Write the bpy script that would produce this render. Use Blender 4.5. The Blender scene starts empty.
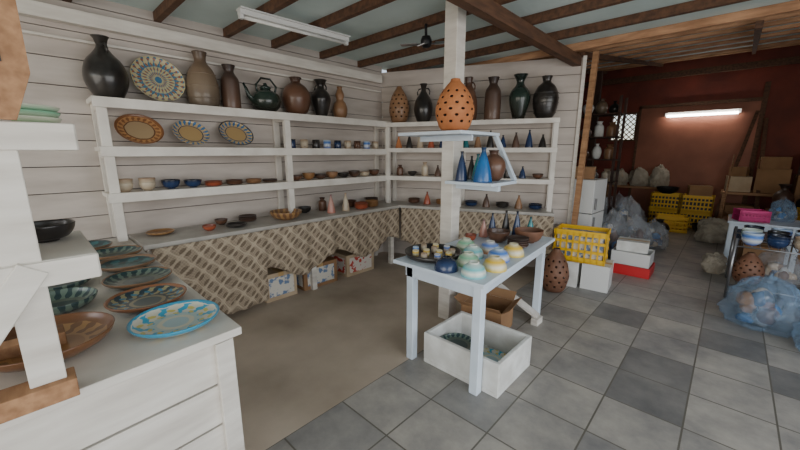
import bpy, bmesh, math, random
from mathutils import Vector, Matrix, noise
random.seed(7)
S=bpy.context.scene
TAU=math.tau
# ------------------------------------------------------------ materials
def newmat(name):
    m=bpy.data.materials.new(name);m.use_nodes=True;nt=m.node_tree
    return m,nt,nt.nodes['Principled BSDF']
def N(nt,t,**k):
    n=nt.nodes.new(t)
    for a,b in k.items(): setattr(n,a,b)
    return n
def c4(c): return (c[0],c[1],c[2],1)
def mat(name,c1,c2=None,scale=6,rough=.6,bump=0,metal=0,stretch=(1,1,1),emit=0,coat=0,detail=4,lo=.35,hi=.65,trans=0,alpha=1):
    m,nt,b=newmat(name)
    b.inputs['Roughness'].default_value=rough;b.inputs['Metallic'].default_value=metal
    b.inputs['Base Color'].default_value=c4(c1)
    if alpha<1:b.inputs['Alpha'].default_value=alpha
    if coat:b.inputs['Coat Weight'].default_value=coat
    if trans:b.inputs['Transmission Weight'].default_value=trans
    if emit:
        b.inputs['Emission Color'].default_value=c4(c1);b.inputs['Emission Strength'].default_value=emit
    if c2 is not None or bump:
        tc=N(nt,'ShaderNodeTexCoord');mp=N(nt,'ShaderNodeMapping');mp.inputs['Scale'].default_value=stretch
        nt.links.new(tc.outputs['Object'],mp.inputs[0])
        no=N(nt,'ShaderNodeTexNoise');no.inputs['Scale'].default_value=scale;no.inputs['Detail'].default_value=detail
        nt.links.new(mp.outputs[0],no.inputs['Vector'])
        if c2 is not None:
            cr=N(nt,'ShaderNodeValToRGB');cr.color_ramp.elements[0].position=lo;cr.color_ramp.elements[1].position=hi
            cr.color_ramp.elements[0].color=c4(c1);cr.color_ramp.elements[1].color=c4(c2)
            nt.links.new(no.outputs['Fac'],cr.inputs[0]);nt.links.new(cr.outputs[0],b.inputs['Base Color'])
        if bump:
            bp=N(nt,'ShaderNodeBump');bp.inputs['Strength'].default_value=bump;bp.inputs['Distance'].default_value=.02
            nt.links.new(no.outputs['Fac'],bp.inputs['Height']);nt.links.new(bp.outputs[0],b.inputs['Normal'])
    return m
def M_(nt,op,a,b=None):
    n=N(nt,'ShaderNodeMath',operation=op)
    for i,x in enumerate((a,b)):
        if x is None: continue
        if isinstance(x,(int,float)): n.inputs[i].default_value=x
        else: nt.links.new(x,n.inputs[i])
    return n.outputs[0]
def glaze(name,bands,rough=.3,dist=.25,scale=7,coat=.3):
    m,nt,b=newmat(name);b.inputs['Roughness'].default_value=rough;b.inputs['Coat Weight'].default_value=coat
    tc=N(nt,'ShaderNodeTexCoord');sp=N(nt,'ShaderNodeSeparateXYZ');nt.links.new(tc.outputs['Generated'],sp.inputs[0])
    no=N(nt,'ShaderNodeTexNoise');no.inputs['Scale'].default_value=scale;nt.links.new(tc.outputs['Object'],no.inputs['Vector'])
    f=M_(nt,'ADD',sp.outputs[2],M_(nt,'MULTIPLY',M_(nt,'SUBTRACT',no.outputs['Fac'],.5),dist))
    cr=N(nt,'ShaderNodeValToRGB');e=cr.color_ramp.elements
    e[0].position=bands[0][0];e[0].color=c4(bands[0][1]);e[1].position=bands[-1][0];e[1].color=c4(bands[-1][1])
    for p,c in bands[1:-1]:
        x=e.new(p);x.color=c4(c)
    nt.links.new(f,cr.inputs[0]);nt.links.new(cr.outputs[0],b.inputs['Base Color'])
    return m
def platemat(name,R,rings,petal,n=12,band=(.6,.9),rough=.3,twist=6.0,thr=.1,petal2=None):
    m,nt,b=newmat(name);b.inputs['Roughness'].default_value=rough;b.inputs['Coat Weight'].default_value=.25
    tc=N(nt,'ShaderNodeTexCoord');sp=N(nt,'ShaderNodeSeparateXYZ');nt.links.new(tc.outputs['Object'],sp.inputs[0])
    x,y=sp.outputs[0],sp.outputs[1]
    r=M_(nt,'DIVIDE',M_(nt,'SQRT',M_(nt,'ADD',M_(nt,'MULTIPLY',x,x),M_(nt,'MULTIPLY',y,y))),R)
    a=M_(nt,'ARCTAN2',y,x)
    no=N(nt,'ShaderNodeTexNoise');no.inputs['Scale'].default_value=18;nt.links.new(tc.outputs['Object'],no.inputs['Vector'])
    r2=M_(nt,'ADD',r,M_(nt,'MULTIPLY',M_(nt,'SUBTRACT',no.outputs['Fac'],.5),.09))
    cr=N(nt,'ShaderNodeValToRGB');cr.color_ramp.interpolation='CONSTANT';e=cr.color_ramp.elements
    e[0].position=0;e[0].color=c4(rings[0][1]);e[1].position=rings[-1][0];e[1].color=c4(rings[-1][1])
    for p,c in rings[1:-1]:
        q=e.new(p);q.color=c4(c)
    nt.links.new(r2,cr.inputs[0])
    out=cr.outputs[0]
    def over(out,col,nn,ph,th,tw,bd):
        w=M_(nt,'SINE',M_(nt,'ADD',M_(nt,'MULTIPLY',a,nn),M_(nt,'ADD',M_(nt,'MULTIPLY',r2,tw),ph)))
        w=M_(nt,'ADD',w,M_(nt,'MULTIPLY',M_(nt,'SINE',M_(nt,'MULTIPLY',r2,34)),.45))
        k=M_(nt,'MULTIPLY',M_(nt,'GREATER_THAN',w,th),M_(nt,'MULTIPLY',M_(nt,'GREATER_THAN',r2,bd[0]),M_(nt,'LESS_THAN',r2,bd[1])))
        mx=N(nt,'ShaderNodeMix',data_type='RGBA');nt.links.new(k,mx.inputs[0]);nt.links.new(out,mx.inputs[6]);mx.inputs[7].default_value=c4(col)
        return mx.outputs[2]
    out=over(out,petal,n,0,thr,twist,band)
    if petal2: out=over(out,petal2,n,2.6,.75,-twist,(band[0]+.04,band[1]-.04))
    nt.links.new(out,b.inputs['Base Color'])
    return m
white=mat('white_painted_wood',(.80,.76,.69),(.56,.51,.45),scale=3,rough=.65,bump=.15,stretch=(1,1,6),lo=.3,hi=.8)
wallw=mat('white_wall_boards',(.60,.54,.49),(.38,.325,.285),scale=1.6,rough=.75,bump=.2,stretch=(1,1,5),lo=.3,hi=.8,detail=7)
shelfw=mat('shelf_white_paint',(.82,.78,.72),(.60,.55,.49),scale=5,rough=.6,lo=.3,hi=.8)
bluew=mat('bluish_white_paint',(.72,.80,.88),(.56,.64,.73),scale=4,rough=.45,lo=.3,hi=.8)
countm=mat('worn_counter_top',(.54,.51,.46),(.30,.27,.235),scale=4,rough=.5,lo=.3,hi=.8,detail=8)
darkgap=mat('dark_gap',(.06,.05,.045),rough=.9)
tanwood=mat('tan_wood',(.44,.24,.12),(.28,.14,.065),scale=5,rough=.7,stretch=(1,6,6))
beamd=mat('dark_brown_beam',(.15,.07,.035),(.075,.036,.02),scale=4,rough=.75,stretch=(6,1,6))
beamt=mat('reddish_tan_beam',(.60,.33,.18),(.36,.18,.09),scale=4,rough=.75,stretch=(1,6,6))
ceilm=mat('pale_green_sheet',(.72,.84,.82),(.52,.64,.62),scale=1.2,rough=.6,lo=.3,hi=.7)
redw=mat('red_painted_wall',(.24,.045,.025),(.13,.028,.018),scale=2,rough=.7,lo=.3,hi=.7)
litw=mat('lamplit_board_wall',(.36,.13,.075),(.24,.085,.05),scale=1.5,rough=.6)  # board panel on the red wall; lamp light put into its paler colour
darkw=mat('dark_side_wall',(.08,.04,.028),(.04,.022,.016),scale=2,rough=.8)
conc=mat('beige_concrete',(.60,.50,.40),(.34,.275,.21),scale=1.5,rough=.7,bump=.1,detail=10,lo=.3,hi=.7)
gnd=mat('outside_ground',(.40,.36,.30),(.30,.28,.22),scale=1,rough=.9)
yel=mat('yellow_plastic',(.85,.50,.01),rough=.4)
styro=mat('white_styrofoam',(.80,.80,.77),(.62,.61,.57),scale=7,rough=.8)
offw=mat('offwhite_plastic',(.70,.70,.68),rough=.4)
redp=mat('red_plastic',(.62,.025,.03),rough=.35)
pinkp=mat('magenta_plastic',(.70,.03,.22),rough=.35)
bluepl=mat('blue_plastic',(.03,.16,.50),rough=.35)
card=mat('cardboard',(.34,.19,.09),(.27,.145,.07),scale=4,rough=.85)
cardlt=mat('pale_cardboard',(.58,.45,.30),(.46,.34,.22),scale=4,rough=.85)
tape=mat('parcel_tape',(.50,.33,.14),rough=.3)
blkm=mat('black_metal',(.02,.02,.022),rough=.4,metal=.5)
steel=mat('steel_wire',(.30,.30,.31),rough=.35,metal=.8)
bag=mat('clear_plastic_bag',(.70,.72,.75),(.50,.53,.57),scale=12,rough=.10,bump=.9,alpha=.27)
bagb=mat('blue_clear_plastic_bag',(.36,.55,.78),(.26,.40,.58),scale=12,rough=.10,bump=.9,alpha=.30)
sackm=mat('white_sack_cloth',(.46,.41,.33),(.30,.26,.20),scale=5,rough=.85,bump=.4)
tube=mat('fluorescent_tube',(1,.95,.88),emit=25)
paper=mat('printed_label',(.70,.66,.58),(.16,.24,.40),scale=14,rough=.7,lo=.5,hi=.56)
labelr=mat('red_printed_label',(.72,.66,.60),(.55,.06,.04),scale=16,rough=.7,lo=.52,hi=.55)
# pottery
blk=mat('black_glaze',(.012,.010,.010),(.035,.030,.026),scale=8,rough=.28,coat=.3)
grnblk=glaze('green_black_glaze',[(0,(.02,.016,.012)),(.5,(.025,.045,.035)),(1,(.012,.02,.018))],rough=.22)
brn=glaze('brown_glaze',[(0,(.11,.05,.028)),(.6,(.15,.07,.04)),(1,(.06,.03,.02))],rough=.4)
brn2=glaze('iron_brown_glaze',[(0,(.15,.08,.05)),(.5,(.09,.048,.032)),(1,(.035,.022,.018))],rough=.45)
grey=glaze('ash_glaze',[(0,(.09,.065,.045)),(.35,(.20,.145,.095)),(.7,(.18,.12,.075)),(1,(.09,.055,.035))],rough=.55)
tanp=glaze('tan_glaze',[(0,(.20,.10,.045)),(.6,(.34,.18,.09)),(1,(.22,.11,.05))],rough=.5)
terr=mat('orange_bisque',(.58,.22,.08),(.42,.14,.045),scale=6,rough=.65)
percl=mat('brown_bisque',(.22,.10,.055),(.13,.058,.032),scale=6,rough=.6)
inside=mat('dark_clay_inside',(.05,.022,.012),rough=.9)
bluep=glaze('blue_glaze',[(0,(.015,.10,.30)),(.55,(.02,.15,.40)),(1,(.01,.03,.08))],rough=.25)
navy=glaze('navy_glaze',[(0,(.015,.03,.09)),(.6,(.02,.045,.12)),(1,(.01,.012,.02))],rough=.25)
teal=glaze('teal_glaze',[(0,(.02,.14,.17)),(.6,(.02,.22,.23)),(1,(.015,.05,.06))],rough=.25)
pale=glaze('pale_glaze',[(0,(.42,.32,.22)),(.6,(.58,.50,.38)),(1,(.36,.24,.15))],rough=.4)
pink=glaze('pink_glaze',[(0,(.50,.20,.15)),(.6,(.52,.28,.22)),(1,(.24,.14,.14))],rough=.4)
red=glaze('red_glaze',[(0,(.36,.07,.03)),(.6,(.42,.10,.045)),(1,(.16,.04,.02))],rough=.35)
aqua=glaze('white_aqua_glaze',[(0,(.08,.45,.50)),(.35,(.72,.75,.66)),(.6,(.14,.52,.55)),(1,(.75,.77,.68))],rough=.3,dist=.1)
yelg=glaze('white_yellow_glaze',[(0,(.78,.55,.03)),(.4,(.75,.70,.52)),(.7,(.78,.50,.03)),(1,(.7,.66,.5))],rough=.3,dist=.1)
grng=glaze('white_green_glaze',[(0,(.18,.48,.20)),(.4,(.70,.72,.56)),(.7,(.22,.52,.32)),(1,(.7,.7,.56))],rough=.3,dist=.1)
orgg=glaze('white_orange_glaze',[(0,(.72,.22,.04)),(.4,(.74,.68,.55)),(.7,(.08,.20,.60)),(1,(.7,.66,.55))],rough=.3,dist=.1)
blug=glaze('white_blue_glaze',[(0,(.03,.13,.55)),(.4,(.68,.71,.72)),(.7,(.04,.18,.60)),(1,(.55,.65,.7))],rough=.3,dist=.1)
def tile_mat():
    m,nt,b=newmat('grey_stone_tiles');T=.40
    tc=N(nt,'ShaderNodeTexCoord');sp=N(nt,'ShaderNodeSeparateXYZ');nt.links.new(tc.outputs['Object'],sp.inputs[0])
    u=M_(nt,'DIVIDE',M_(nt,'ADD',sp.outputs[0],1.6+8),T);v=M_(nt,'DIVIDE',M_(nt,'ADD',sp.outputs[1],-1.17+8),T)
    fu,fv=M_(nt,'FRACT',u),M_(nt,'FRACT',v)
    iu,iv=M_(nt,'FLOOR',u),M_(nt,'FLOOR',v)
    cb=N(nt,'ShaderNodeCombineXYZ');nt.links.new(iu,cb.inputs[0]);nt.links.new(iv,cb.inputs[1])
    wn=N(nt,'ShaderNodeTexWhiteNoise');nt.links.new(cb.outputs[0],wn.inputs['Vector'])
    cr=N(nt,'ShaderNodeValToRGB');e=cr.color_ramp.elements
    e[0].position=0;e[0].color=(.26,.26,.26,1);e[1].position=1;e[1].color=(.38,.365,.345,1)
    q=e.new(.12);q.color=(.30,.295,.29,1);q=e.new(.3);q.color=(.345,.335,.32,1)
    nt.links.new(wn.outputs['Value'],cr.inputs[0])
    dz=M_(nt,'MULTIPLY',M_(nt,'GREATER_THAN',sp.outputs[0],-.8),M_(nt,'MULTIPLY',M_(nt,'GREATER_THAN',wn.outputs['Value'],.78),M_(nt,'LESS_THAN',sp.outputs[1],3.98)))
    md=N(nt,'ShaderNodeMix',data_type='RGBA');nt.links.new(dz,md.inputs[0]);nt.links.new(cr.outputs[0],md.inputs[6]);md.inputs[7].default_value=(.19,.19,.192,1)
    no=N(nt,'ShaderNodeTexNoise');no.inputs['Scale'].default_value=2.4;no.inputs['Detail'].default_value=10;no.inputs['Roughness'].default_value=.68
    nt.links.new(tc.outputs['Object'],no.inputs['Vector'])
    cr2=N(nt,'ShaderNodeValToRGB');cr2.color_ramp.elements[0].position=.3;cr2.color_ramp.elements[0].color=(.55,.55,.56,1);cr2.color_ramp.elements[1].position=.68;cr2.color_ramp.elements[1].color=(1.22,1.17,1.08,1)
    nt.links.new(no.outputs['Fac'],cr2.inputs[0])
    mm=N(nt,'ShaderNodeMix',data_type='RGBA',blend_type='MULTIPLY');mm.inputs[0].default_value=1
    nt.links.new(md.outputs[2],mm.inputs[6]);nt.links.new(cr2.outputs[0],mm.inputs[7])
    g=.012
    ed=M_(nt,'MAXIMUM',M_(nt,'MAXIMUM',M_(nt,'LESS_THAN',fu,g),M_(nt,'GREATER_THAN',fu,1-g)),M_(nt,'MAXIMUM',M_(nt,'LESS_THAN',fv,g),M_(nt,'GREATER_THAN',fv,1-g)))
    mx=N(nt,'ShaderNodeMix',data_type='RGBA');nt.links.new(ed,mx.inputs[0]);nt.links.new(mm.outputs[2],mx.inputs[6]);mx.inputs[7].default_value=(.12,.11,.09,1)
    nt.links.new(mx.outputs[2],b.inputs['Base Color']);b.inputs['Roughness'].default_value=.42
    bp=N(nt,'ShaderNodeBump');bp.inputs['Strength'].default_value=.4;bp.inputs['Distance'].default_value=.006
    nt.links.new(M_(nt,'SUBTRACT',no.outputs['Fac'],ed),bp.inputs['Height']);nt.links.new(bp.outputs[0],b.inputs['Normal'])
    return m
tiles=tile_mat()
def lace_mat():
    """crocheted lace: lattice of diamonds with rosettes over a fine mesh"""
    m,nt,b=newmat('lace_cloth');b.inputs['Roughness'].default_value=.9
    tc=N(nt,'ShaderNodeTexCoord');sp=N(nt,'ShaderNodeSeparateXYZ');nt.links.new(tc.outputs['Object'],sp.inputs[0])
    no=N(nt,'ShaderNodeTexNoise');no.inputs['Scale'].default_value=5;nt.links.new(tc.outputs['Object'],no.inputs['Vector'])
    wob=M_(nt,'MULTIPLY',no.outputs['Fac'],.05)
    u=M_(nt,'ADD',M_(nt,'ADD',sp.outputs[0],sp.outputs[1]),wob);v=M_(nt,'ADD',sp.outputs[2],wob)
    def s(x,k): return M_(nt,'SINE',M_(nt,'MULTIPLY',x,k))
    dia=M_(nt,'ABSOLUTE',M_(nt,'MULTIPLY',s(M_(nt,'ADD',u,v),20),s(M_(nt,'SUBTRACT',u,v),20)))
    ros=M_(nt,'ABSOLUTE',M_(nt,'ADD',s(u,40),s(v,40)))
    fine=M_(nt,'MULTIPLY',s(u,230),s(v,230))
    k=M_(nt,'ADD',M_(nt,'MULTIPLY',M_(nt,'GREATER_THAN',dia,.16),.30),M_(nt,'MULTIPLY',M_(nt,'MULTIPLY',M_(nt,'GREATER_THAN',ros,.95),M_(nt,'GREATER_THAN',dia,.3)),.38))
    k=M_(nt,'ADD',k,M_(nt,'ADD',.12,M_(nt,'MULTIPLY',fine,.14)))
    k=M_(nt,'SUBTRACT',.95,k)
    cr=N(nt,'ShaderNodeValToRGB');e=cr.color_ramp.elements;e[0].position=.15;e[0].color=(.17,.125,.085,1);e[1].position=.85;e[1].color=(.50,.41,.30,1)
    nt.links.new(k,cr.inputs[0]);nt.links.new(cr.outputs[0],b.inputs['Base Color'])
    return m
lace=lace_mat()
# ------------------------------------------------------------ mesh builder
class MB:
    def __init__(s): s.bm=bmesh.new();s.mats=[]
    def mi(s,m):
        if m not in s.mats:s.mats.append(m)
        return s.mats.index(m)
    def face(s,vs,i,sm=False):
        try:
            f=s.bm.faces.new(vs);f.material_index=i;f.smooth=sm
        except ValueError: pass
    def prism(s,pts,z0,z1,m):
        i=s.mi(m);A=[s.bm.verts.new((x,y,z0)) for x,y in pts];Bv=[s.bm.verts.new((x,y,z1)) for x,y in pts];n=len(pts)
        s.face(A[::-1],i);s.face(Bv,i)
        for k in range(n): s.face([A[k],A[(k+1)%n],Bv[(k+1)%n],Bv[k]],i)
        return s
    def box(s,x0,x1,y0,y1,z0,z1,m): return s.prism([(x0,y0),(x1,y0),(x1,y1),(x0,y1)],z0,z1,m)
    def beam(s,p,q,w,h,m,up=(0,0,1)):
        p,q=Vector(p),Vector(q);d=(q-p).normalized();u=Vector(up)
        if abs(d.dot(u))>.98:u=Vector((0,1,0))
        r=d.cross(u).normalized();u=r.cross(d).normalized();i=s.mi(m)
        def ring(c): return [s.bm.verts.new(c+r*a*w/2+u*b*h/2) for a,b in((-1,-1),(1,-1),(1,1),(-1,1))]
        A,Bv=ring(p),ring(q)
        s.face(A[::-1],i);s.face(Bv,i)
        for k in range(4): s.face([A[k],A[(k+1)%4],Bv[(k+1)%4],Bv[k]],i)
        return s
    def lathe(s,prof,m,seg=32,mt=None,off=(0,0,0)):
        i=s.mi(m);rings=[];mt=mt or Matrix.Translation(off)
        for r,z in prof:
            if r<1e-5: rings.append([s.bm.verts.new(mt@Vector((0,0,z)))])
            else: rings.append([s.bm.verts.new(mt@Vector((r*math.cos(TAU*k/seg),r*math.sin(TAU*k/seg),z))) for k in range(seg)])
        for a,b in zip(rings,rings[1:]):
            for k in range(seg):
                k2=(k+1)%seg
                if len(a)==1 and len(b)==1: continue
                if len(a)==1: s.face([a[0],b[k2],b[k]],i,True)
                elif len(b)==1: s.face([a[k],a[k2],b[0]],i,True)
                else: s.face([a[k],a[k2],b[k2],b[k]],i,True)
        return s
    def tube(s,pts,r,m,seg=8):
        i=s.mi(m);pts=[Vector(p) for p in pts];prev=None;n=len(pts)
        for k,p in enumerate(pts):
            d=(pts[min(k+1,n-1)]-pts[max(k-1,0)]).normalized()
            u=Vector((0,0,1)) if abs(d.z)<.9 else Vector((1,0,0))
            a=d.cross(u).normalized();b=a.cross(d)
            rr=r[k] if isinstance(r,(list,tuple)) else r
            ring=[s.bm.verts.new(p+a*rr*math.cos(TAU*j/seg)+b*rr*math.sin(TAU*j/seg)) for j in range(seg)]
            if prev:
                for j in range(seg): s.face([prev[j],prev[(j+1)%seg],ring[(j+1)%seg],ring[j]],i,True)
            else: s.face(ring,i)
            prev=ring
        s.face(prev[::-1],i)
        return s
    def done(s,name,loc=(0,0,0),rot=(0,0,0),bevel=0,fix=True):
        if fix: bmesh.ops.recalc_face_normals(s.bm,faces=s.bm.faces)
        me=bpy.data.meshes.new(name);s.bm.to_mesh(me);s.bm.free()
        for m in s.mats: me.materials.append(m)
        o=bpy.data.objects.new(name,me);S.collection.objects.link(o);o.location=loc;o.rotation_euler=rot
        if bevel:
            b=o.modifiers.new('bevel','BEVEL');b.width=bevel;b.segments=2;b.limit_method='ANGLE'
        return o
def smoothprof(pts,sub=4):
    out=[];n=len(pts)
    for i in range(n-1):
        p0=pts[max(i-1,0)];p1=pts[i];p2=pts[i+1];p3=pts[min(i+2,n-1)]
        for k in range(sub):
            t=k/sub
            f=lambda a,b,c,d:.5*((2*b)+(-a+c)*t+(2*a-5*b+4*c-d)*t*t+(-a+3*b-3*c+d)*t**3)
            out.append((max(f(p0[0],p1[0],p2[0],p3[0]),.002),f(p0[1],p1[1],p2[1],p3[1])))
    out.append(pts[-1]);return out
SH={
'bottle':[(.55,0),(.72,.06),(.98,.25),(1,.42),(.82,.60),(.45,.74),(.26,.84),(.28,.93),(.42,1)],
'round':[(.5,0),(.8,.12),(1,.38),(.96,.58),(.7,.76),(.36,.86),(.34,.92),(.44,1)],
'tall':[(.85,0),(.97,.10),(1,.30),(.92,.50),(.72,.68),(.42,.80),(.36,.88),(.46,1)],
'cyl':[(.85,0),(1,.05),(1,.55),(.92,.70),(.62,.80),(.5,.86),(.62,.95),(.72,1)],
'cup':[(.75,0),(.9,.08),(1,.4),(1,.7),(.98,1)],
'cone':[(.95,0),(1,.05),(.80,.35),(.50,.65),(.26,.85),(.22,.92),(.30,1)],
'amphora':[(.5,0),(.62,.08),(.95,.38),(1,.52),(.8,.66),(.45,.76),(.36,.84),(.5,.93),(.68,1)],
'gourd':[(.7,0),(.95,.15),(1,.32),(.8,.48),(.5,.58),(.55,.68),(.6,.76),(.4,.88),(.3,.94),(.4,1)],
'ovoid':[(.62,0),(.82,.10),(1,.34),(.98,.48),(.78,.70),(.46,.87),(.26,.95),(.25,1)],
}
def vaseprof(kind,r,h):
    p=smoothprof([(a*r,b*h) for a,b in SH[kind]])
    top=p[-1];w=max(.006,r*.06)
    return [(0,0)]+p+[(top[0]-w*.5,top[1]+w*.3),(top[0]-w,top[1]-.004),(max(top[0]*.6,.004),top[1]-h*.12),(0,top[1]-h*.14)]
def vase(name,kind,r,h,m,loc,ears=False,rings=0,seg=36):
    b=MB();b.lathe(vaseprof(kind,r,h),m,seg)
    if ears:
        for sgn in (-1,1):
            zz=h*.80;rr=r*.30
            b.tube([(sgn*rr*1.0,0,zz+h*.08),(sgn*(rr+.03),0,zz+h*.07),(sgn*(rr+.05),0,zz),(sgn*(rr+.045),0,zz-h*.08)],.009,m)
    if rings:
        for k in range(rings):
            z=h*(.15+.45*k/max(1,rings-1))
            prof=[(x,y) for x,y in vaseprof(kind,r,h)]
            rr=max((x for x,y in prof if abs(y-z)<h*.05),default=r)
            b.lathe([(rr-.004,z-.008),(rr+.007,z),(rr-.004,z+.008)],m,seg)
    return b.done(name,loc,(0,0,random.uniform(0,.6)))
def perforated(name,kind,r,h,m,loc,cols=40,rows=26,j0=4,j1=21,rot=(0,0,0)):
    b=MB();i=b.mi(m);b.mi(inside)
    base=smoothprof([(a*r,c*h) for a,c in SH[kind]],6)
    def rad(z):
        for (r0,z0),(r1,z1) in zip(base,base[1:]):
            if z0<=z<=z1+1e-9: return r0+(r1-r0)*((z-z0)/max(z1-z0,1e-9))
        return base[-1][0]
    R=[]
    for j in range(rows+1):
        z=h*j/rows;rr=rad(z);R.append([b.bm.verts.new((rr*math.cos(TAU*k/cols),rr*math.sin(TAU*k/cols),z)) for k in range(cols)])
    for j in range(rows):
        for k in range(cols):
            if j0<=j<=j1 and (j-j0)%3==0 and (k+(2 if ((j-j0)//3)%2 else 0))%4==0: continue
            b.face([R[j][k],R[j][(k+1)%cols],R[j+1][(k+1)%cols],R[j+1][k]],i,True)
    b.face(R[0][::-1],i)
    o=b.done(name,loc,rot)
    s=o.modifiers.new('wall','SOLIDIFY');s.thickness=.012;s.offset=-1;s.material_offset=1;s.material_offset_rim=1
    s=o.modifiers.new('sub','SUBSURF');s.levels=1;s.render_levels=1
    return o
def bowlprof(R,h,t=.007,foot=.42):
    o=smoothprof([(R*foot,.006),(R*.72,h*.22),(R*.93,h*.62),(R,h)],4)
    i=smoothprof([(R-t,h),(R*.92-t,h*.62+t*.3),(R*.68,h*.24+t),(R*.35,.006+t*1.3)],4)
    return [(0,.004),(R*foot-.008,.004),(R*foot-.006,0),(R*foot,0)]+o+[(R-t*.5,h+t*.35)]+i+[(0,.006+t)]
def plate(name,R,h,m,loc,rot=(0,0,0)):
    b=MB();b.lathe(bowlprof(R,h,.008,.5),m,48);return b.done(name,loc,rot)
def bowl(name,R,h,m,loc,rot=(0,0,0),foot=.42):
    b=MB();b.lathe(bowlprof(R,h,.006,foot),m,36);return b.done(name,loc,rot)
def leaned(name,R,h,m,y,zs,ang,xc=-3.70):
    a=math.radians(ang);return plate(name,R,h,m,(xc-.02*math.sin(a),y,zs+R*math.sin(a)+.004),(0,a,0))
def mug(name,r,h,m,loc,rz=0):
    b=MB();b.lathe([(0,0),(r*.9,0),(r,.008),(r,h),(r-.003,h+.002),(r-.006,h),(r-.006,.012),(0,.01)],m,28)
    b.tube([(r-.004,0,h*.82),(r+.02,0,h*.85),(r+.032,0,h*.6),(r+.028,0,h*.35),(r-.004,0,h*.2)],.006,m)
    return b.done(name,loc,(0,0,rz))
def stack(name,R,h,m,loc,n=3,dz=.018):
    b=MB()
    for k in range(n): b.lathe(bowlprof(R,h,.006,.5),m,32,off=(0,0,k*dz))
    return b.done(name,loc)
def crate(name,cx,cy,z,sx,sy,sz,m,rz=0,fill=None):
    b=MB();t=.018;x,y=sx/2,sy/2
    b.box(-x,x,-y,y,0,.02,m)
    for zz in (0,sz*.33,sz*.62,sz-.05):
        hh=.06 if zz in (0,sz-.05) else .03
        b.box(-x-.006,x+.006,-y,-y+t,zz,zz+hh,m);b.box(-x-.006,x+.006,y-t,y,zz,zz+hh,m)
        b.box(-x,-x+t,-y,y,zz,zz+hh,m);b.box(x-t,x,-y,y,zz,zz+hh,m)
    n=8
    for k in range(n+1):
        xx=-x+(2*x-t)*k/n
        b.box(xx,xx+t,-y,-y+t*.8,0,sz-.01,m);b.box(xx,xx+t,y-t*.8,y,0,sz-.01,m)
        yy=-y+(2*y-t)*k/n
        b.box(-x,-x+t*.8,yy,yy+t,0,sz-.01,m);b.box(x-t*.8,x,yy,yy+t,0,sz-.01,m)
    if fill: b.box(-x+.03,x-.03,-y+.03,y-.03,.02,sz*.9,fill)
    return b.done(name,(cx,cy,z),(0,0,rz))
def cbox(name,cx,cy,z,sx,sy,sz,m=None,rz=0,flaps=False,label=None):
    m=m or card;b=MB();x,y=sx/2,sy/2
    if flaps:
        t=.006
        b.box(-x,x,-y,y,0,t,m);b.box(-x,x,-y,-y+t,0,sz,m);b.box(-x,x,y-t,y,0,sz,m);b.box(-x,-x+t,-y,y,0,sz,m);b.box(x-t,x,-y,y,0,sz,m)
        for s in (-1,1):
            b.beam((0,s*y,sz),(0,s*(y+.07),sz+.06),2*x,.005,m);b.beam((s*x,0,sz),(s*(x+.07),0,sz+.05),2*y,.005,m)
    else:
        b.box(-x,x,-y,-.002,0,sz,m);b.box(-x,x,.002,y,0,sz,m);b.box(-x,x,-.002,.002,0,sz-.004,m)
        b.box(-x-.002,x+.002,-.03,.03,sz-.05,sz+.002,tape)
    if label:
        b.box(x*.999,x+.003,-y*.8,y*.8,sz*.15,sz*.85,label);b.box(-x*.8,x*.8,-y-.003,-y*.999,sz*.15,sz*.85,label)
    return b.done(name,(cx,cy,z),(0,0,rz),bevel=.003)
def bagobj(name,loc,sx,sy,sz,m,seed=0,knot=True):
    b=MB();im=b.mi(m)
    def blob(sub,cx,cy,cz,ax,ay,az,mi,kn,sd):
        r=bmesh.ops.create_icosphere(b.bm,subdivisions=sub,radius=1)
        for v in r['verts']:
            p=v.co.copy();nn=noise.noise(p*1.7+Vector((sd,0,0)))*.28+abs(noise.noise(p*4.5+Vector((0,sd,0))))*.22+abs(noise.noise(p*9+Vector((0,0,sd))))*.08
            q=p*(1+nn-.1);z=max(q.z,-.55)
            if kn and z>.7:
                k=max(.18,1-(z-.7)*2.6);q.x*=k;q.y*=k;z=z*1.15
            v.co=Vector((cx+q.x*ax,cy+q.y*ay,cz+(z+.55)*az/1.6))
            for f in v.link_faces:f.material_index=mi;f.smooth=True
    if m in (bag,bagb):
        rr=random.Random(seed)
        for k in range(14):
            c=rr.choice([card,paper,navy,offw,bluep,darkgap,blkm,cardlt,percl,steel,brn]);ii=b.mi(c)
            a=rr.uniform(0,TAU);q=rr.uniform(.1,.55);hh=rr.uniform(.16,.32)*sz
            blob(3,q*sx*math.cos(a),q*sy*math.sin(a),rr.uniform(.01,.48)*sz,sx*rr.uniform(.18,.34),sy*rr.uniform(.18,.34),hh,ii,False,seed+k)
    blob(5,0,0,0,sx,sy,sz,im,knot,seed)
    return b.done(name,loc)
# ------------------------------------------------------------ room shell
C=Vector((-3.85,3.72,0));phi=math.atan2(.39,.92);d=Vector((math.cos(phi),math.sin(phi),0));n=Vector((math.sin(phi),-math.cos(phi),0))
def Bp(s,off,z=0):
    q=C+d*s+n*off;return (q.x,q.y,z)
ZC=2.74
def roof(y): return ZC if y<4.7 else ZC+(y-4.7)*.145
b=MB()
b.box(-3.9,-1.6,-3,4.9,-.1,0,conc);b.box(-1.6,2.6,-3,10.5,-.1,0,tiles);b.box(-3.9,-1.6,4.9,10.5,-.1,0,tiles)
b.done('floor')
b=MB();b.box(-14,16,-16,-3,-.12,-.01,gnd);b.box(2.6,16,-3,18,-.12,-.01,gnd);b.done('outside_ground')
b=MB();b.box(-3.97,-3.875,-3,3.75,0,2.74,darkgap)
z=0.0;k=0
while z<2.70:
    h=.205;b.box(-3.875,-3.85+.002*(k%2),-3,3.73,z+.004,min(z+h-.003,2.74),wallw);z+=h;k+=1
b.done('wall_left')
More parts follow.
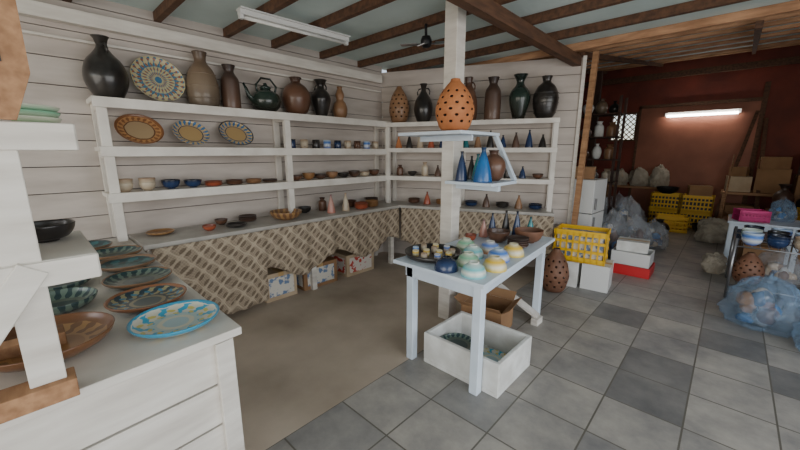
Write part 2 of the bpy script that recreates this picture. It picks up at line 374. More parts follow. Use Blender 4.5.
b=MB();b.box(-3.845,-3.77,-2.9,3.66,2.50,2.60,white);b.box(-3.845,-3.80,-2.9,3.66,2.38,2.40,white);b.done('trim_1',bevel=.004)
b=MB();L=2.60
b.box(0,L,.022,.09,0,2.66,darkgap);z=0;k=0
while z<2.62:
    b.box(0,L,.0-.002*(k%2),.024,z+.004,min(z+.202,2.66),wallw);z+=.205;k+=1
b.box(L-.01,L+.03,-.02,.10,0,2.66,white)
b.done('wall_back',C,(0,0,phi))
b=MB();i=b.mi(ceilm)
for (y0,y1) in ((-3,4.7),(4.7,10.5)):
    vs=[b.bm.verts.new(p) for p in ((-3.97,y0,roof(y0)),(2.6,y0,roof(y0)),(2.6,y1,roof(y1)),(-3.97,y1,roof(y1)))]
    vt=[b.bm.verts.new(v.co+Vector((0,0,.05))) for v in vs]
    b.face(vs[::-1],i);b.face(vt,i)
    for k in range(4): b.face([vs[k],vs[(k+1)%4],vt[(k+1)%4],vt[k]],i)
b.done('ceiling')
for y in (-1.4,-.8,-.2,.42,1.0,1.58,2.08,2.70,3.30,3.90,4.45):
    b=MB();b.beam((-3.9,y,ZC-.04),(2.5,y,ZC-.04),.05,.075,beamd if y<4 else beamt);b.done('ceiling_beam')
b=MB();b.beam((-1.52,-2.9,ZC-.135),(-1.52,4.75,ZC-.135),.085,.11,beamd);b.done('ceiling_beam')
b=MB();b.beam((.6,-2.9,ZC-.13),(.6,4.75,ZC-.13),.08,.10,beamt);b.done('ceiling_beam')
for y in (4.85,5.4,6.1,6.95,8.0,9.2,10.1):
    b=MB();b.beam((-3.9,y,roof(y)-.02),(2.5,y,roof(y)-.02),.055,.04,beamt);b.done('ceiling_beam')
for x in (-2.6,-1.48,.0,1.4):
    b=MB();b.beam((x,4.72,roof(4.72)-.07),(x,10.25,roof(10.25)-.07),.055,.06,beamd);b.done('ceiling_beam')
b=MB();y0,y1=10.3,10.42;H=3.6
wx0,wx1,wz0,wz1=-2.35,-1.85,1.85,2.45
b.box(-4,wx0,y0,y1,0,H,redw);b.box(wx1,2.6,y0,y1,0,H,redw);b.box(wx0,wx1,y0,y1,0,wz0,redw);b.box(wx0,wx1,y0,y1,wz1,H,redw)
b.box(-1.75,.25,y0-.03,y0,0.0,2.55,litw)
b.box(-1.8,-1.75,y0-.05,y0,0,2.6,beamd);b.box(.25,.33,y0-.06,y0,0,2.9,beamd);b.box(-1.8,.33,y0-.05,y0,2.55,2.62,beamd)
b.done('wall_far')
b=MB()
for k in range(9):
    u=-.45+k*.12
    for sg in (1,-1):
        p=(wx0,10.33,wz0+u) if sg>0 else (wx0,10.33,wz1-u)
        q=(wx1,10.33,wz0+u+.5) if sg>0 else (wx1,10.33,wz1-u-.5)
        p,q=Vector(p),Vector(q);dv=q-p
        lo=(wz0-p.z)/dv.z;hi=(wz1-p.z)/dv.z;t0,t1=max(0,min(lo,hi)),min(1,max(lo,hi))
        if t1>t0+.05: b.beam(p+dv*t0,p+dv*t1,.022,.018,tanwood,up=(0,1,0))
for (xa,xb,za,zb) in((wx0-.04,wx1+.04,wz0-.04,wz0),(wx0-.04,wx1+.04,wz1,wz1+.04),(wx0-.04,wx0,wz0,wz1),(wx1,wx1+.04,wz0,wz1)): b.box(xa,xb,10.27,10.3,za,zb,beamd)
b.done('window_1')
b=MB();b.box(-4,-3.9,4.0,10.3,0,3.6,darkw);b.done('wall_hall_left')
b=MB();b.box(2.5,2.6,4.6,10.3,0,3.6,redw);b.done('wall_right')
b=MB();b.beam((-2.30,8.6,0),(-2.30,8.6,3.2),.11,.11,darkw,up=(0,1,0));b.done('hall_post')
b=MB();b.box(-3.9,2.5,10.2,10.29,3.18,3.30,beamd);b.done('trim_2')
b=MB();b.box(-1.28,-.02,10.19,10.27,2.34,2.42,offw);b.tube([(-1.24,10.17,2.34),(-.06,10.17,2.34)],.022,tube);b.done('fluorescent_lamp')
b=MB();b.box(-.03,.03,-.52,.52,0,.04,offw);b.prism([(-.055,-.52),(.055,-.52),(.055,.52),(-.055,.52)],.035,.045,offw);b.tube([(0,-.5,-.016),(0,.5,-.016)],.014,styro);b.box(-.018,.018,-.52,-.49,-.03,0,offw);b.box(-.018,.018,.49,.52,-.03,0,offw)
b.done('ceiling_lamp_batten',(-2.98,1.87,ZC-.125),(0,0,-.05))
# small ceiling fan
b=MB();b.tube([(0,0,.16),(0,0,.05)],.012,blkm);b.lathe([(0,.07),(.035,.065),(.05,.03),(.05,0),(.035,-.03),(0,-.04)],blkm,24)
for k in range(4):
    a=TAU*k/4+.5;dx,dy=math.cos(a),math.sin(a)
    b.beam((dx*.045,dy*.045,.0),(dx*.09,dy*.09,.0),.02,.008,blkm)
    b.beam((dx*.08,dy*.08,.0),(dx*.24,dy*.24,.0),.065,.006,steel,up=(dy*.3,-dx*.3,1))
b.done('ceiling_fan',(-2.20,2.70,ZC-.22),(.25,.15,0))
# ------------------------------------------------------------ wall A shelving
b=MB();y0,y1=.43,3.60
for zt in (1.96,1.59,1.225):
    b.box(-3.845,-3.55,y0,y1,zt-.035,zt,shelfw);b.box(-3.57,-3.545,y0,y1,zt-.075,zt+.002,shelfw)
for y in (y0+.02,2.0,y1-.05):
    b.box(-3.62,-3.57,y,y+.065,.83,1.93,shelfw);b.box(-3.845,-3.81,y,y+.065,.83,1.93,shelfw)
    for zt in (1.96,1.59,1.225): b.box(-3.81,-3.62,y+.01,y+.05,zt-.09,zt-.035,shelfw)
b.done('pottery_display_rack',bevel=.003)
b=MB();s1=2.38
for zt in (1.94,1.60,1.22):
    b.box(.17,s1,-.30,-.005,zt-.03,zt,shelfw);b.box(.17,s1,-.32,-.298,zt-.055,zt+.002,shelfw)
for s in (.18,1.2,s1-.06):
    b.box(s,s+.055,-.295,-.245,.83,1.91,shelfw);b.box(s,s+.055,-.04,-.005,.83,1.91,shelfw)
b.done('pottery_display_rack',C,(0,0,phi),bevel=.003)
q=lambda s,o:(Bp(s,o)[0],Bp(s,o)[1])
b=MB();b.prism([(-3.845,.56),(-3.28,.56),(-3.28,3.495),q(2.40,.42),q(2.40,.005),q(.01,.01)],.79,.83,countm)
for (x,y) in ((-3.33,.62),(-3.33,2.1),(-3.36,3.4),(-3.8,.62),(-3.8,3.5)): b.box(x-.03,x+.03,y-.03,y+.03,0,.79,white)
for s in (1.3,2.35):
    x,y=q(s,.36);b.box(x-.03,x+.03,y-.03,y+.03,0,.79,white)
b.done('display_counter',bevel=.004)
def curtain(name,path,zt,zbf,waves):
    b=MB();i=b.mi(lace);nx,nz=180,16;pts=[Vector(p) for p in path]
    Ls=[(pts[k+1]-pts[k]).length for k in range(len(pts)-1)];T=sum(Ls);cols=[]
    for a in range(nx+1):
        s=T*a/nx;k=0;ss=s
        while k<len(Ls)-1 and ss>Ls[k]: ss-=Ls[k];k+=1
        dd=(pts[k+1]-pts[k]).normalized();p=pts[k]+dd*ss;nn=Vector((dd.y,-dd.x,0));zb=zbf(s/T);col=[]
        for c in range(nz+1):
            t=c/nz;amp=.008+.034*t
            w=math.sin(s*waves)*.6+math.sin(s*waves*2.3+1)*.4
            col.append(b.bm.verts.new(p+nn*(amp*w)+Vector((0,0,zt+(zb-zt)*t))))
        cols.append(col)
    for a in range(nx):
        for c in range(nz): b.face([cols[a][c],cols[a+1][c],cols[a+1][c+1],cols[a][c+1]],i,True)
    o=b.done(name,fix=False);s=o.modifiers.new('t','SOLIDIFY');s.thickness=.003
def zbA(t):
    if t<.32: return .10+.05*math.sin(t*20)
    return .33+.09*math.cos((t-.32)*TAU*3.2)
curtain('lace_curtain',[(-3.248,.60,0),(-3.248,3.44,0)],.80,zbA,16)
p=Bp(.47,.46);r=Bp(2.40,.46)
curtain('lace_curtain',[p,r],.80,lambda t:.30+.05*math.cos(t*18),17)
cbox('cardboard_box',-3.52,1.72,0,.34,.36,.30,cardlt,0,label=paper)
cbox('magazine_box',-3.52,2.22,0,.34,.46,.28,card,0,label=paper)
cbox('cardboard_box',-3.52,2.83,0,.34,.46,.28,cardlt,0,label=labelr)
# ------------------------------------------------------------ left counter
b=MB();b.prism([(-3.845,-1.2),(-1.33,-1.2),(-1.455,.548),(-3.845,.548)],.775,.81,white)
z=0.0
while z<.77:
    z2=min(z+.19,.772);b.prism([(-1.40,-1.15),(-1.375,-1.15),(-1.475,.50),(-1.50,.50)],z+.004,z2-.003,white);b.box(-3.25,-1.52,.48,.502,z+.004,z2-.003,white);z+=.193
b.prism([(-1.44,-1.15),(-1.402,-1.15),(-1.502,.478),(-1.54,.478)],0,.772,darkgap)
b.prism([(-1.445,.435),(-1.49,.435),(-1.50,.51),(-1.455,.51)],0,.772,white)
b.done('plate_display_counter',bevel=.003)
b=MB();ye=.12
for zt in (1.245,1.63):
    b.box(-1.86,-1.40,-1.1,ye,zt-.03,zt,white);b.box(-1.415,-1.39,-1.1,ye,zt-.075,zt-.002,white);b.box(-1.86,-1.40,ye-.02,ye+.003,zt-.075,zt-.002,white)
b.box(-1.47,-1.38,-1.0,.02,.81,.87,tanwood);b.box(-1.86,-1.79,-1.0,.02,.81,.87,tanwood)
for x in (-1.455,-1.85):
    b.box(x,x+.05,-.08,.0,.87,2.0,white);b.box(x,x+.05,-.95,-.88,.87,2.0,white)
b.beam((-1.40,-.02,1.23),(-1.40,-.26,.88),.03,.07,white)
b.done('plate_stand_shelf',bevel=.003)
b=MB()
i_=b.mi(tanwood)
for (pts) in ([(-.30,0),(-.03,0),(.012,.12),(.012,.46),(-.30,.46)],):
    A=[b.bm.verts.new((-.015,y,z)) for y,z in pts];B2=[b.bm.verts.new((.015,y,z)) for y,z in pts]
    b.face(A,i_);b.face(B2[::-1],i_)
    for k in range(len(pts)): b.face([A[k],A[(k+1)%len(pts)],B2[(k+1)%len(pts)],B2[k]],i_)
b.box(-.018,.018,-.085,-.035,.14,.26,darkgap)
b.done('carved_wooden_plank',(-1.385,.040,1.632))
P1=platemat('turquoise_flower_plate',.165,[(0,(.42,.58,.62)),(.3,(.66,.66,.54)),(.42,(.46,.60,.60)),(.60,(.70,.68,.56)),(.95,(.04,.30,.48))],(.05,.40,.62),n=10,band=(.5,.93),twist=8,thr=.35,petal2=(.68,.58,.15))
P1y=platemat('dark_leaf_plate',.165,[(0,(.05,.09,.10)),(.35,(.26,.24,.15)),(.45,(.03,.055,.07)),(.93,(.26,.11,.05))],(.34,.30,.15),n=14,band=(.52,.92),twist=14,petal2=(.05,.22,.34))
P3=platemat('dark_green_plate',.165,[(0,(.03,.06,.06)),(.45,(.10,.13,.10)),(.6,(.02,.05,.055)),(.94,(.22,.12,.06))],(.14,.20,.16),n=18,band=(.6,.92))
P4=platemat('teal_plate',.16,[(0,(.04,.11,.11)),(.5,(.03,.06,.065)),(.9,(.20,.12,.07))],(.05,.15,.16),n=8,band=(.2,.85))
P5=platemat('amber_plate',.2,[(0,(.28,.14,.055)),(.5,(.36,.20,.08)),(.85,(.18,.08,.035))],(.18,.09,.045),n=16,band=(.55,.85))
P6=platemat('blue_rim_tan_plate',.17,[(0,(.46,.31,.14)),(.55,(.03,.05,.10)),(.60,(.50,.37,.19)),(.9,(.05,.05,.06))],(.03,.14,.32),n=20,band=(.64,.9))
P7=platemat('orange_rim_plate',.17,[(0,(.42,.30,.17)),(.58,(.14,.06,.03)),(.64,(.46,.24,.10)),(.88,(.22,.09,.035))],(.24,.10,.04),n=20,band=(.66,.86))
P8=platemat('big_display_plate',.23,[(0,(.05,.16,.28)),(.12,(.50,.44,.24)),(.52,(.06,.18,.30)),(.58,(.54,.46,.26)),(.86,(.06,.05,.05))],(.05,.17,.28),n=24,band=(.14,.84),twist=10,thr=.45,petal2=(.30,.10,.05))
zc=.81
plate('patterned_plate',.17,.045,P1,(-1.67,.36,zc))
plate('patterned_plate',.168,.045,P1y,(-2.02,.33,zc))
plate('patterned_plate',.165,.045,P3,(-2.40,.365,zc))
plate('patterned_plate',.16,.05,P4,(-2.77,.375,zc))
plate('patterned_plate',.165,.05,P3,(-3.12,.36,zc))
plate('patterned_plate',.15,.05,P4,(-3.48,.25,zc))
plate('amber_plate',.11,.03,P5,(-3.64,.76,.83))
bowl('large_serving_bowl',.20,.07,P5,(-1.78,-.03,zc))
bowl('serving_bowl',.14,.06,P3,(-2.25,.03,zc));bowl('serving_bowl',.15,.05,P3,(-2.62,.04,zc))
bowl('serving_bowl',.15,.05,P5,(-3.0,-.0,zc));bowl('serving_bowl',.15,.05,P3,(-3.4,-.08,zc))
bowl('dark_bowl',.085,.06,blk,(-1.72,.02,1.245));stack('plate_stack',.10,.03,tanp,(-1.55,-.13,1.245),4)
stack('plate_stack',.09,.03,P7,(-1.75,-.12,1.63),4);stack('plate_stack',.10,.03,grng,(-1.72,.02,1.63),3)
# ------------------------------------------------------------ wall A pottery
XA=-3.69;zt=1.96
vase('bottle_vase','bottle',.14,.46,blk,(XA,.56,zt),ears=True)
leaned('display_plate',.20,.04,P8,.92,zt,72,xc=-3.72)
vase('tall_vase','tall',.135,.48,grey,(XA,1.26,zt),rings=3)
vase('cylinder_vase','cyl',.085,.41,brn2,(XA,1.51,zt))
b=MB();b.lathe(smoothprof([(.07,0),(.13,.05),(.15,.12),(.12,.19),(.06,.225),(.05,.24)])+[(.06,.245),(.05,.26),(.02,.275),(.02,.29),(0,.30)],grnblk,36)
b.lathe([(0,0),(.07,0)],grnblk,36)
b.tube([(0,-.13,.10),(0,-.18,.15),(0,-.205,.22),(0,-.23,.27)],[.03,.022,.016,.014],grnblk)
b.tube([(0,.10,.18),(0,.12,.27),(0,.06,.34),(0,-.04,.34),(0,-.10,.27),(0,-.09,.19)],.011,grnblk)
b.done('teapot',(XA,1.87,zt))
vase('round_vase','round',.155,.40,brn,(XA,2.23,zt))
vase('amphora_vase','amphora',.115,.42,blk,(XA,2.56,zt),ears=True)
vase('gourd_vase','gourd',.09,.38,tanp,(XA,2.84,zt))
zt=1.59
leaned('leaning_plate',.17,.035,P7,.73,zt,48);leaned('leaning_plate',.15,.035,P6,1.12,zt,48);leaned('leaning_plate',.165,.035,P6,1.53,zt,48)
cols=[navy,pale,blk,blug,navy,pale,brn,blug,pale]
for k in range(9): mug('coffee_mug',.045,.10,cols[k],(-3.66,2.12+k*.16,zt),random.uniform(-1.2,.2))
zt=1.225
for y,m in ((.56,pale),(.72,pale)):
    stack('cup_stack',.062,.07,m,(-3.66,y,zt),2,.035)
bowl('dark_bowl',.075,.08,navy,(-3.68,.90,zt));bowl('dark_bowl',.075,.07,navy,(-3.68,1.08,zt))
for k,(y,m,nn) in enumerate(((1.26,red,3),(1.46,brn,3),(1.66,tanp,3),(1.84,brn2,2))): stack('small_plate_stack',.08,.02,m,(-3.68,y,zt),nn,.014)
for k,(y,m) in enumerate(((2.16,brn),(2.33,P5),(2.50,brn2),(2.67,tanp),(2.85,blk),(3.03,brn2),(3.21,pale),(3.39,brn))): bowl('rice_bowl',.075,.06+.02*(k%2),m,(-3.68,y,zt))
zt=.83
bowl('small_bowl',.06,.05,red,(-3.50,1.12,zt));bowl('small_bowl',.06,.055,brn,(-3.70,1.30,zt));plate('dark_plate',.10,.03,blk,(-3.48,1.36,zt));stack('small_plate_stack',.09,.025,brn2,(-3.68,1.56,zt),3)
bowl('wide_bowl',.17,.09,P5,(-3.49,1.90,zt));bowl('dark_bowl',.08,.07,blk,(-3.70,2.26,zt))
vase('cone_bottle','cone',.05,.22,pink,(-3.46,2.48,zt));vase('cone_bottle','cone',.05,.22,pale,(-3.46,2.70,zt));vase('cylinder_vase','cyl',.05,.16,brn,(-3.70,2.52,zt))
for y,x,m in ((2.94,-3.68,brn),(3.14,-3.46,P5),(3.34,-3.68,brn2),(2.92,-3.42,red)): stack('plate_stack',.09,.03,m,(x,y,zt),4)
# ------------------------------------------------------------ wall B pottery
zt=1.94
perforated('perforated_vase','ovoid',.14,.49,tanp,Bp(.33,.16,zt))
vase('bottle_vase','bottle',.125,.50,blk,Bp(.68,.16,zt),ears=True)
vase('tall_vase','tall',.12,.54,brn,Bp(1.28,.16,zt),ears=True)
vase('cylinder_vase','cyl',.10,.52,brn2,Bp(1.59,.16,zt))
vase('amphora_vase','amphora',.125,.53,grnblk,Bp(1.91,.16,zt))
vase('ribbed_vase','round',.145,.49,blk,Bp(2.21,.165,zt),rings=5)
vase('gourd_vase','gourd',.10,.42,percl,Bp(.98,.16,zt))
zt=1.60;cc=[terr,blk,pale,red,navy,brn,teal,tanp,blk,navy,brn2,navy,blk]
for k in range(13): vase('cone_bottle','cone',.048,.16+.03*(k%3),cc[k],Bp(.32+k*.158,.15,zt))
zt=1.22;cc=[brn,blk,pale,brn2,tanp,blk,navy,teal,blk,navy,brn]
for k in range(11):
    if k%3==1: bowl('rice_bowl',.065,.06,cc[k],Bp(.34+k*.185,.15,zt))
    else: vase('small_bottle','cone' if k%2 else 'cyl',.045,.15+.02*(k%3),cc[k],Bp(.34+k*.185,.15,zt))
zt=.83
for k,m in enumerate((brn,red,P5,pale,navy,brn2,blk,tanp,navy)):
    if k%2: vase('small_bottle','cone',.05,.17,m,Bp(.55+k*.205,.17,zt))
    else: stack('plate_stack',.085,.03,m,Bp(.55+k*.205,.14,zt),3)
# ------------------------------------------------------------ post with shelves
px,py=-1.80,2.58
b=MB();b.box(px-.062,px+.062,py-.062,py+.062,0,ZC,white)
b.done('support_post',bevel=.005)
b=MB();X0,X1,Y0,Y1=-2.14,-1.50,2.26,2.86
b.box(X0,px-.064,Y0,Y1,1.685,1.71,bluew);b.box(px+.064,X1,Y0,Y1,1.685,1.71,bluew);b.box(px-.064,px+.064,Y0,py-.064,1.685,1.71,bluew);b.box(px-.064,px+.064,py+.064,Y1,1.685,1.71,bluew)
b.box(px+.064,-1.30,2.40,2.82,1.29,1.315,bluew);b.box(px+.064,-1.33,2.56,2.60,1.24,1.29,bluew)
b.box(X0+.05,X1-.05,py-.085,py-.064,1.64,1.685,bluew)
b.beam((-1.315,2.805,1.315),(-1.53,2.84,1.685),.035,.035,bluew)
b.done('post_display_shelf',bevel=.003)
perforated('perforated_vase','ovoid',.15,.39,terr,(-1.64,2.375,1.71))
vase('cone_bottle','cone',.075,.27,bluep,(-1.44,2.50,1.315));vase('cone_bottle','cone',.05,.24,navy,(-1.62,2.47,1.315));vase('cone_bottle','cone',.05,.22,teal,(-1.56,2.62,1.315));vase('round_jug','round',.10,.25,brn,(-1.45,2.68,1.315));vase('cone_bottle','cone',.04,.20,blk,(-1.67,2.70,1.315))
# ------------------------------------------------------------ table
b=MB();b.prism([(-1.72,1.76),(-.97,1.76),(-1.09,3.24),(-1.70,3.24)],.752,.78,bluew)
b.prism([(-1.63,1.81),(-1.03,1.81),(-1.03,1.835),(-1.63,1.835)],.66,.752,bluew);b.prism([(-1.05,1.82),(-1.025,1.82),(-1.145,3.16),(-1.17,3.16)],.66,.752,bluew)
b.box(-1.64,-1.16,3.14,3.165,.66,.752,bluew);b.box(-1.65,-1.625,1.82,3.16,.66,.752,bluew)
for x,y in ((-1.60,1.84),(-1.03,1.82),(-1.17,3.14),(-1.62,3.14)): b.box(x-.03,x+.03,y-.03,y+.03,0,.752,bluew)
b.done('display_table',bevel=.004)
zt=.78
TX,TY=-1.55,2.02
b=MB();b.lathe([(0,0),(.17,0),(.205,.012),(.215,.045),(.208,.047),(.195,.02),(.17,.012),(0,.012)],blk,48);b.done('black_round_tray',(TX,TY,zt))
for k in range(12):
    a=TAU*k/9;r=.14 if k<9 else 0.055
    if k>=9:a=TAU*k/3
    vase('mini_sake_cup','cup',.024,.048,[yelg,pale,orgg,yelg,pale,blug,yelg,pale,orgg,yelg,pale,yelg][k],(TX+r*math.cos(a),TY+r*math.sin(a),zt+.0125),seg=20)
def dome(name,R,h,m,loc):
    b=MB();b.lathe([(R,0),(R*1.01,.006),(R*.97,h*.35),(R*.8,h*.68),(R*.5,h*.86),(R*.42,h*.88),(R*.42,h),(R*.33,h),(R*.32,h*.9),(0,h*.9)],m,36);b.lathe([(R,0),(R-.006,.001),(R*.85,h*.4),(R*.5,h*.78),(0,h*.8)],m,36)
    return b.done(name,loc)
for x,y,m in ((-1.30,1.84,navy),(-1.11,1.87,aqua),(-1.25,2.03,grng),(-1.07,2.07,yelg),(-1.33,2.22,aqua),(-1.15,2.27,blug),(-1.30,2.42,orgg),(-1.13,2.47,yelg),(-1.48,2.36,grng)): dome('inverted_rice_bowl',.08,.09,m,(x,y,zt))
bowl('brown_bowl',.12,.11,percl,(-1.21,2.93,zt));bowl('brown_bowl',.10,.10,brn,(-1.41,2.76,zt));stack('plate_stack',.085,.03,brn2,(-1.20,2.70,zt),4)
bowl('small_bowl',.05,.06,red,(-1.60,2.62,zt))
for x,y,m,h in ((-1.60,3.0,navy,.20),(-1.52,3.12,blk,.22),(-1.40,3.10,navy,.23),(-1.30,3.17,teal,.18),(-1.60,2.84,pink,.16)): vase('cone_bottle','cone',.042,h,m,(x,y,zt))
def openbox(name,x0,x1,y0,y1,z0,z1,t,m):
    b=MB();b.box(x0,x1,y0,y1,z0,z0+t,m);b.box(x0,x1,y0,y0+t,z0+t,z1,m);b.box(x0,x1,y1-t,y1,z0+t,z1,m);b.box(x0,x0+t,y0+t,y1-t,z0+t,z1,m);b.box(x1-t,x1,y0+t,y1-t,z0+t,z1,m)
    return b.done(name,bevel=.006)
openbox('styrofoam_box',-1.50,-.89,1.86,2.36,0,.24,.03,styro)
plate('patterned_plate',.13,.03,P1,(-1.10,2.16,.031));stack('plate_stack',.13,.04,P3,(-1.32,2.04,.031),5,.022)
cbox('cardboard_box',-1.42,2.66,0,.36,.34,.24,card,.15,flaps=True)
b=MB();b.beam((-1.50,3.02,.27),(-1.12,3.06,.06),.10,.02,white);b.box(-1.15,-1.09,2.98,3.10,0,.06,white);b.beam((-1.50,3.02,0),(-1.50,3.02,.27),.04,.04,white,up=(0,1,0));b.done('wooden_plank_prop')
# ------------------------------------------------------------ end of wall B
cbox('white_box',-1.30,4.36,0,.30,.34,.30,styro,.1);cbox('white_box',-.98,4.42,0,.28,.34,.30,offw,.1)
crate('yellow_crate',-1.18,4.40,.302,.54,.36,.36,yel,.15,fill=paper)
perforated('perforated_vase','ovoid',.15,.50,percl,(-1.30,3.95,0))
b=MB();b.box(-.25,.25,-.25,.25,.03,.74,offw);b.box(-.25,.25,-.25,.25,.75,1.19,offw);b.box(-.24,.24,-.24,.24,0,.03,blkm);b.box(-.24,.24,-.24,.24,.74,.75,blkm);b.box(.255,.275,-.2,-.17,.5,.70,steel);b.box(.25,.258,-.2,-.17,.5,.70,steel);b.box(.255,.275,-.2,-.17,.8,.95,steel)
b.done('small_refrigerator',(-1.50,5.30,0),(0,0,-.05),bevel=.01)
cbox('cardboard_box',-1.52,5.30,1.192,.34,.30,.16,card,.2)
b=MB();b.beam((-1.37,4.66,.0),(-1.33,4.74,2.69),.05,.06,tanwood,up=(1,0,0));b.done('leaning_timber')
openbox('red_bin',-1.02,-.56,5.10,5.50,0,.13,.01,redp)
openbox('plastic_container',-1.0,-.58,5.12,5.48,.13,.30,.008,offw)
cbox('foam_carton',-.80,5.30,.30,.34,.28,.13,styro,.1)
cbox('white_box',-1.20,4.97,0,.28,.26,.38,styro,.05)
for k,(x,y,sx,sz,m) in enumerate(((-1.22,6.0,.26,.66,bag),(-.98,6.40,.25,.55,bag),(-1.62,6.42,.28,.95,bag),(-1.20,6.95,.26,.8,bag),(-1.62,5.90,.2,1.0,bag),(-.80,6.95,.22,.45,bag))): bagobj('plastic_bag',(x,y,0),sx,sx,sz,m,k*3.1)
b=MB()
for x in (-.45,.45):
    for y in (-.2,.2): b.box(x-.02,x+.02,y-.02,y+.02,0,2.5,darkw)
for z in (.5,1.0,1.4,1.8,2.2): b.box(-.47,.47,-.22,.22,z,z+.02,darkw)
b.done('storage_rack',(-2.0,7.4,0))
rr=random.Random(3)
for z in (1.02,1.42,1.82,2.22):
    for x in (-.32,-.1,.12,.33):
        r=rr.uniform(.07,.1);vase('stored_pot',rr.choice(['round','amphora','bottle','cyl']),r,rr.uniform(.18,.30),rr.choice([brn2,blk,pale,grey,styro,offw,tanp,steel]),(-2.0+x,7.36,z))
cbox('cardboard_box',-2.0,7.4,.52,.5,.36,.34,card)
b=MB();b.box(-2.3,-.95,9.75,10.25,.72,.76,tanwood)
for x in (-2.25,-1.02):
    for y in (9.8,10.2): b.box(x-.03,x+.03,y-.03,y+.03,0,.72,tanwood)
b.done('workbench')
for k,(x,s) in enumerate(((-2.0,.22),(-1.58,.20),(-1.2,.19))): bagobj('cloth_sack',(x,10.0,.762),s,.18,.38+.06*k,sackm,k*2+11,knot=False)
bagobj('plastic_bag',(-1.8,9.2,0),.26,.26,.6,bag,31);bagobj('plastic_bag',(-1.40,8.8,0),.24,.24,.45,bag,37)
for x in (-.95,-.42):
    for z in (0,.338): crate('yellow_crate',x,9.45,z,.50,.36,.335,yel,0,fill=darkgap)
crate('yellow_crate',-.75,8.75,0,.5,.36,.3,yel,.2)
bowl('black_tub',.20,.14,blkm,(-.95,9.45,.675));cbox('cardboard_box',-.42,9.45,.675,.36,.28,.2,card,.2)
vase('dark_jar','round',.16,.30,blk,(-.85,8.1,0));bowl('black_tub',.22,.2,blkm,(-.20,8.7,0))
# far bench and clutter
b=MB();b.box(-.1,2.2,9.6,10.2,.72,.77,tanwood)
for x in (-.04,1.0,2.14):
    for y in (9.66,10.14): b.box(x-.03,x+.03,y-.03,y+.03,0,.72,tanwood)
b.done('workbench')
for x,y,z,a,h,r,m in ((.13,9.88,.772,.36,.30,.08,cardlt),(.60,9.9,.772,.46,.46,-.05,card),(1.15,9.9,.772,.5,.36,.06,card),(.58,9.9,1.236,.38,.22,.14,card),(1.08,9.9,1.136,.34,.38,-.1,darkw),(.12,9.9,1.076,.26,.18,-.15,card),(.25,9.9,0,.5,.5,.05,card),(.80,9.9,0,.45,.4,-.1,cardlt)): cbox('cardboard_box',x,y,z,a,.36,h,m,r)
b=MB();b.box(-.30,.30,-.2,.2,0,.55,percl)
for z in (.05,.22,.39): b.box(-.27,.27,-.21,-.2,z,z+.14,beamd)
b.done('wooden_drawer_chest',(.85,9.0,0))
vase('dark_jar','amphora',.13,.45,brn2,(.72,9.0,.55));vase('dark_jar','round',.12,.30,blk,(1.00,9.0,.55))
vase('clay_stump_vase','cyl',.16,.42,tanp,(.12,9.1,.0))
for (p,q_) in (((-.15,9.55,0),(.22,10.2,2.35)),((.48,9.5,0),(.36,10.18,2.2))):
    b=MB();b.beam(p,q_,.05,.06,beamd,up=(1,0,0));b.done('leaning_timber')
b=MB();b.tube([(0,0,.25),(.02,.28,1.5)],.012,tanwood);b.lathe([(0,0),(.10,0),(.06,.22),(.02,.27),(0,.27)],tanp,20);b.done('broom',(-.02,8.95,0))
bowl('blue_basin',.26,.16,bluepl,(.30,8.55,0));stack('blue_basin',.22,.14,bluepl,(.95,8.2,0),4,.05)
bagobj('cloth_bundle',(-.08,8.15,0),.24,.22,.45,sackm,51,knot=False)
bagobj('plastic_bag',(.48,7.95,0),.26,.26,.6,bag,57)
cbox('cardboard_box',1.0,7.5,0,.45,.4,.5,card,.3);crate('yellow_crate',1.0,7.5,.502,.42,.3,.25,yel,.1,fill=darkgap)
b=MB();b.box(-.36,.36,-.36,.36,.60,.63,bluew)
for x in (-.31,.31):
    for y in (-.31,.31): b.box(x-.025,x+.025,y-.025,y+.025,0,.60,bluew)
b.box(-.31,.31,-.32,-.30,.53,.60,bluew);b.box(-.32,-.30,-.31,.31,.53,.60,bluew)
b.done('white_side_table',(.42,6.85,0),(0,0,.0),bevel=.003)
crate('magenta_basket',.28,6.70,.631,.30,.24,.14,pinkp,.3)
bagobj('plastic_bag',(.58,7.0,.631),.14,.14,.28,bagb,61)
cbox('cardboard_box',.45,6.85,0,.4,.4,.30,card,.1);
b=MB()
for x in (-.32,.32):
    for y in (-.42,.42): b.tube([(x,y,0),(x,y,.66)],.014,steel)
for z in (.15,.58):
    for t in range(11):
        xx=-.32+.64*t/10;b.tube([(xx,-.42,z),(xx,.42,z)],.004,steel,6)
    for yy in (-.42,0,.42): b.tube([(-.32,yy,z),(.32,yy,z)],.008,steel,6)
    for xx in (-.32,.32): b.tube([(xx,-.42,z),(xx,.42,z)],.008,steel,6)
b.done('wire_rack_cart',(.46,5.45,0))
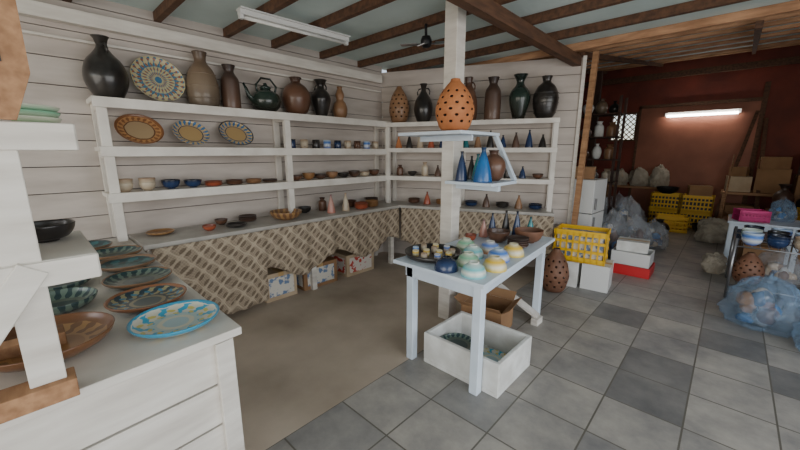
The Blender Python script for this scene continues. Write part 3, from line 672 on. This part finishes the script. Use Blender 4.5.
for x,y,m in ((.26,5.16,blug),(.45,5.18,navy),(.64,5.18,pale),(.26,5.38,aqua),(.46,5.40,blk),(.66,5.42,blug),(.28,5.62,navy),(.50,5.64,blug),(.70,5.66,brn)): stack('bowl_stack',.085,.07,m,(x,y,.589),3,.03)
perforated('perforated_vase','ovoid',.13,.34,percl,(.28,5.20,.159))
bagobj('plastic_bag',(.52,5.50,.16),.20,.24,.34,bag,71)
bagobj('plastic_bag',(.40,4.45,0),.29,.30,.44,bagb,81);bagobj('plastic_bag',(.80,4.10,0),.26,.26,.38,bagb,87)
bagobj('cloth_sack',(.0,6.05,0),.13,.14,.26,sackm,91,knot=False)
# ------------------------------------------------------------ lights and world
W=bpy.data.worlds.new('sky');S.world=W;W.use_nodes=True;nt=W.node_tree;bg=nt.nodes['Background']
sky=N(nt,'ShaderNodeTexSky');sky.sky_type='NISHITA';sky.sun_elevation=math.radians(50);sky.sun_rotation=math.radians(200);sky.sun_disc=False
mx=N(nt,'ShaderNodeMix',data_type='RGBA');mx.inputs[0].default_value=.75;nt.links.new(sky.outputs[0],mx.inputs[6]);mx.inputs[7].default_value=(1,.92,.82,1)
nt.links.new(mx.outputs[2],bg.inputs[0]);bg.inputs[1].default_value=.68
def area(name,loc,rot,sx,sy,e,col=(1,1,1)):
    l=bpy.data.lights.new(name,'AREA');l.shape='RECTANGLE';l.size=sx;l.size_y=sy;l.energy=e;l.color=col
    o=bpy.data.objects.new(name,l);S.collection.objects.link(o);o.location=loc;o.rotation_euler=rot;return o
area('daylight_front_opening',(-.6,-2.9,1.5),(math.radians(90),0,0),4.5,2.2,92,(1,.94,.85))
area('daylight_side_opening',(2.5,1.2,1.4),(0,math.radians(90),0),2.4,4.5,100,(.97,.98,1))
# camera
cd=bpy.data.cameras.new('camera');co=bpy.data.objects.new('camera',cd);S.collection.objects.link(co);S.camera=co
f=350;p=math.atan(73/f);th=math.atan(335/(f/math.cos(p)))
cd.sensor_width=36;cd.lens=36*f/800;cd.clip_start=.05
co.location=(0,0,1.55);co.rotation_euler=(math.pi/2-p,0,th)
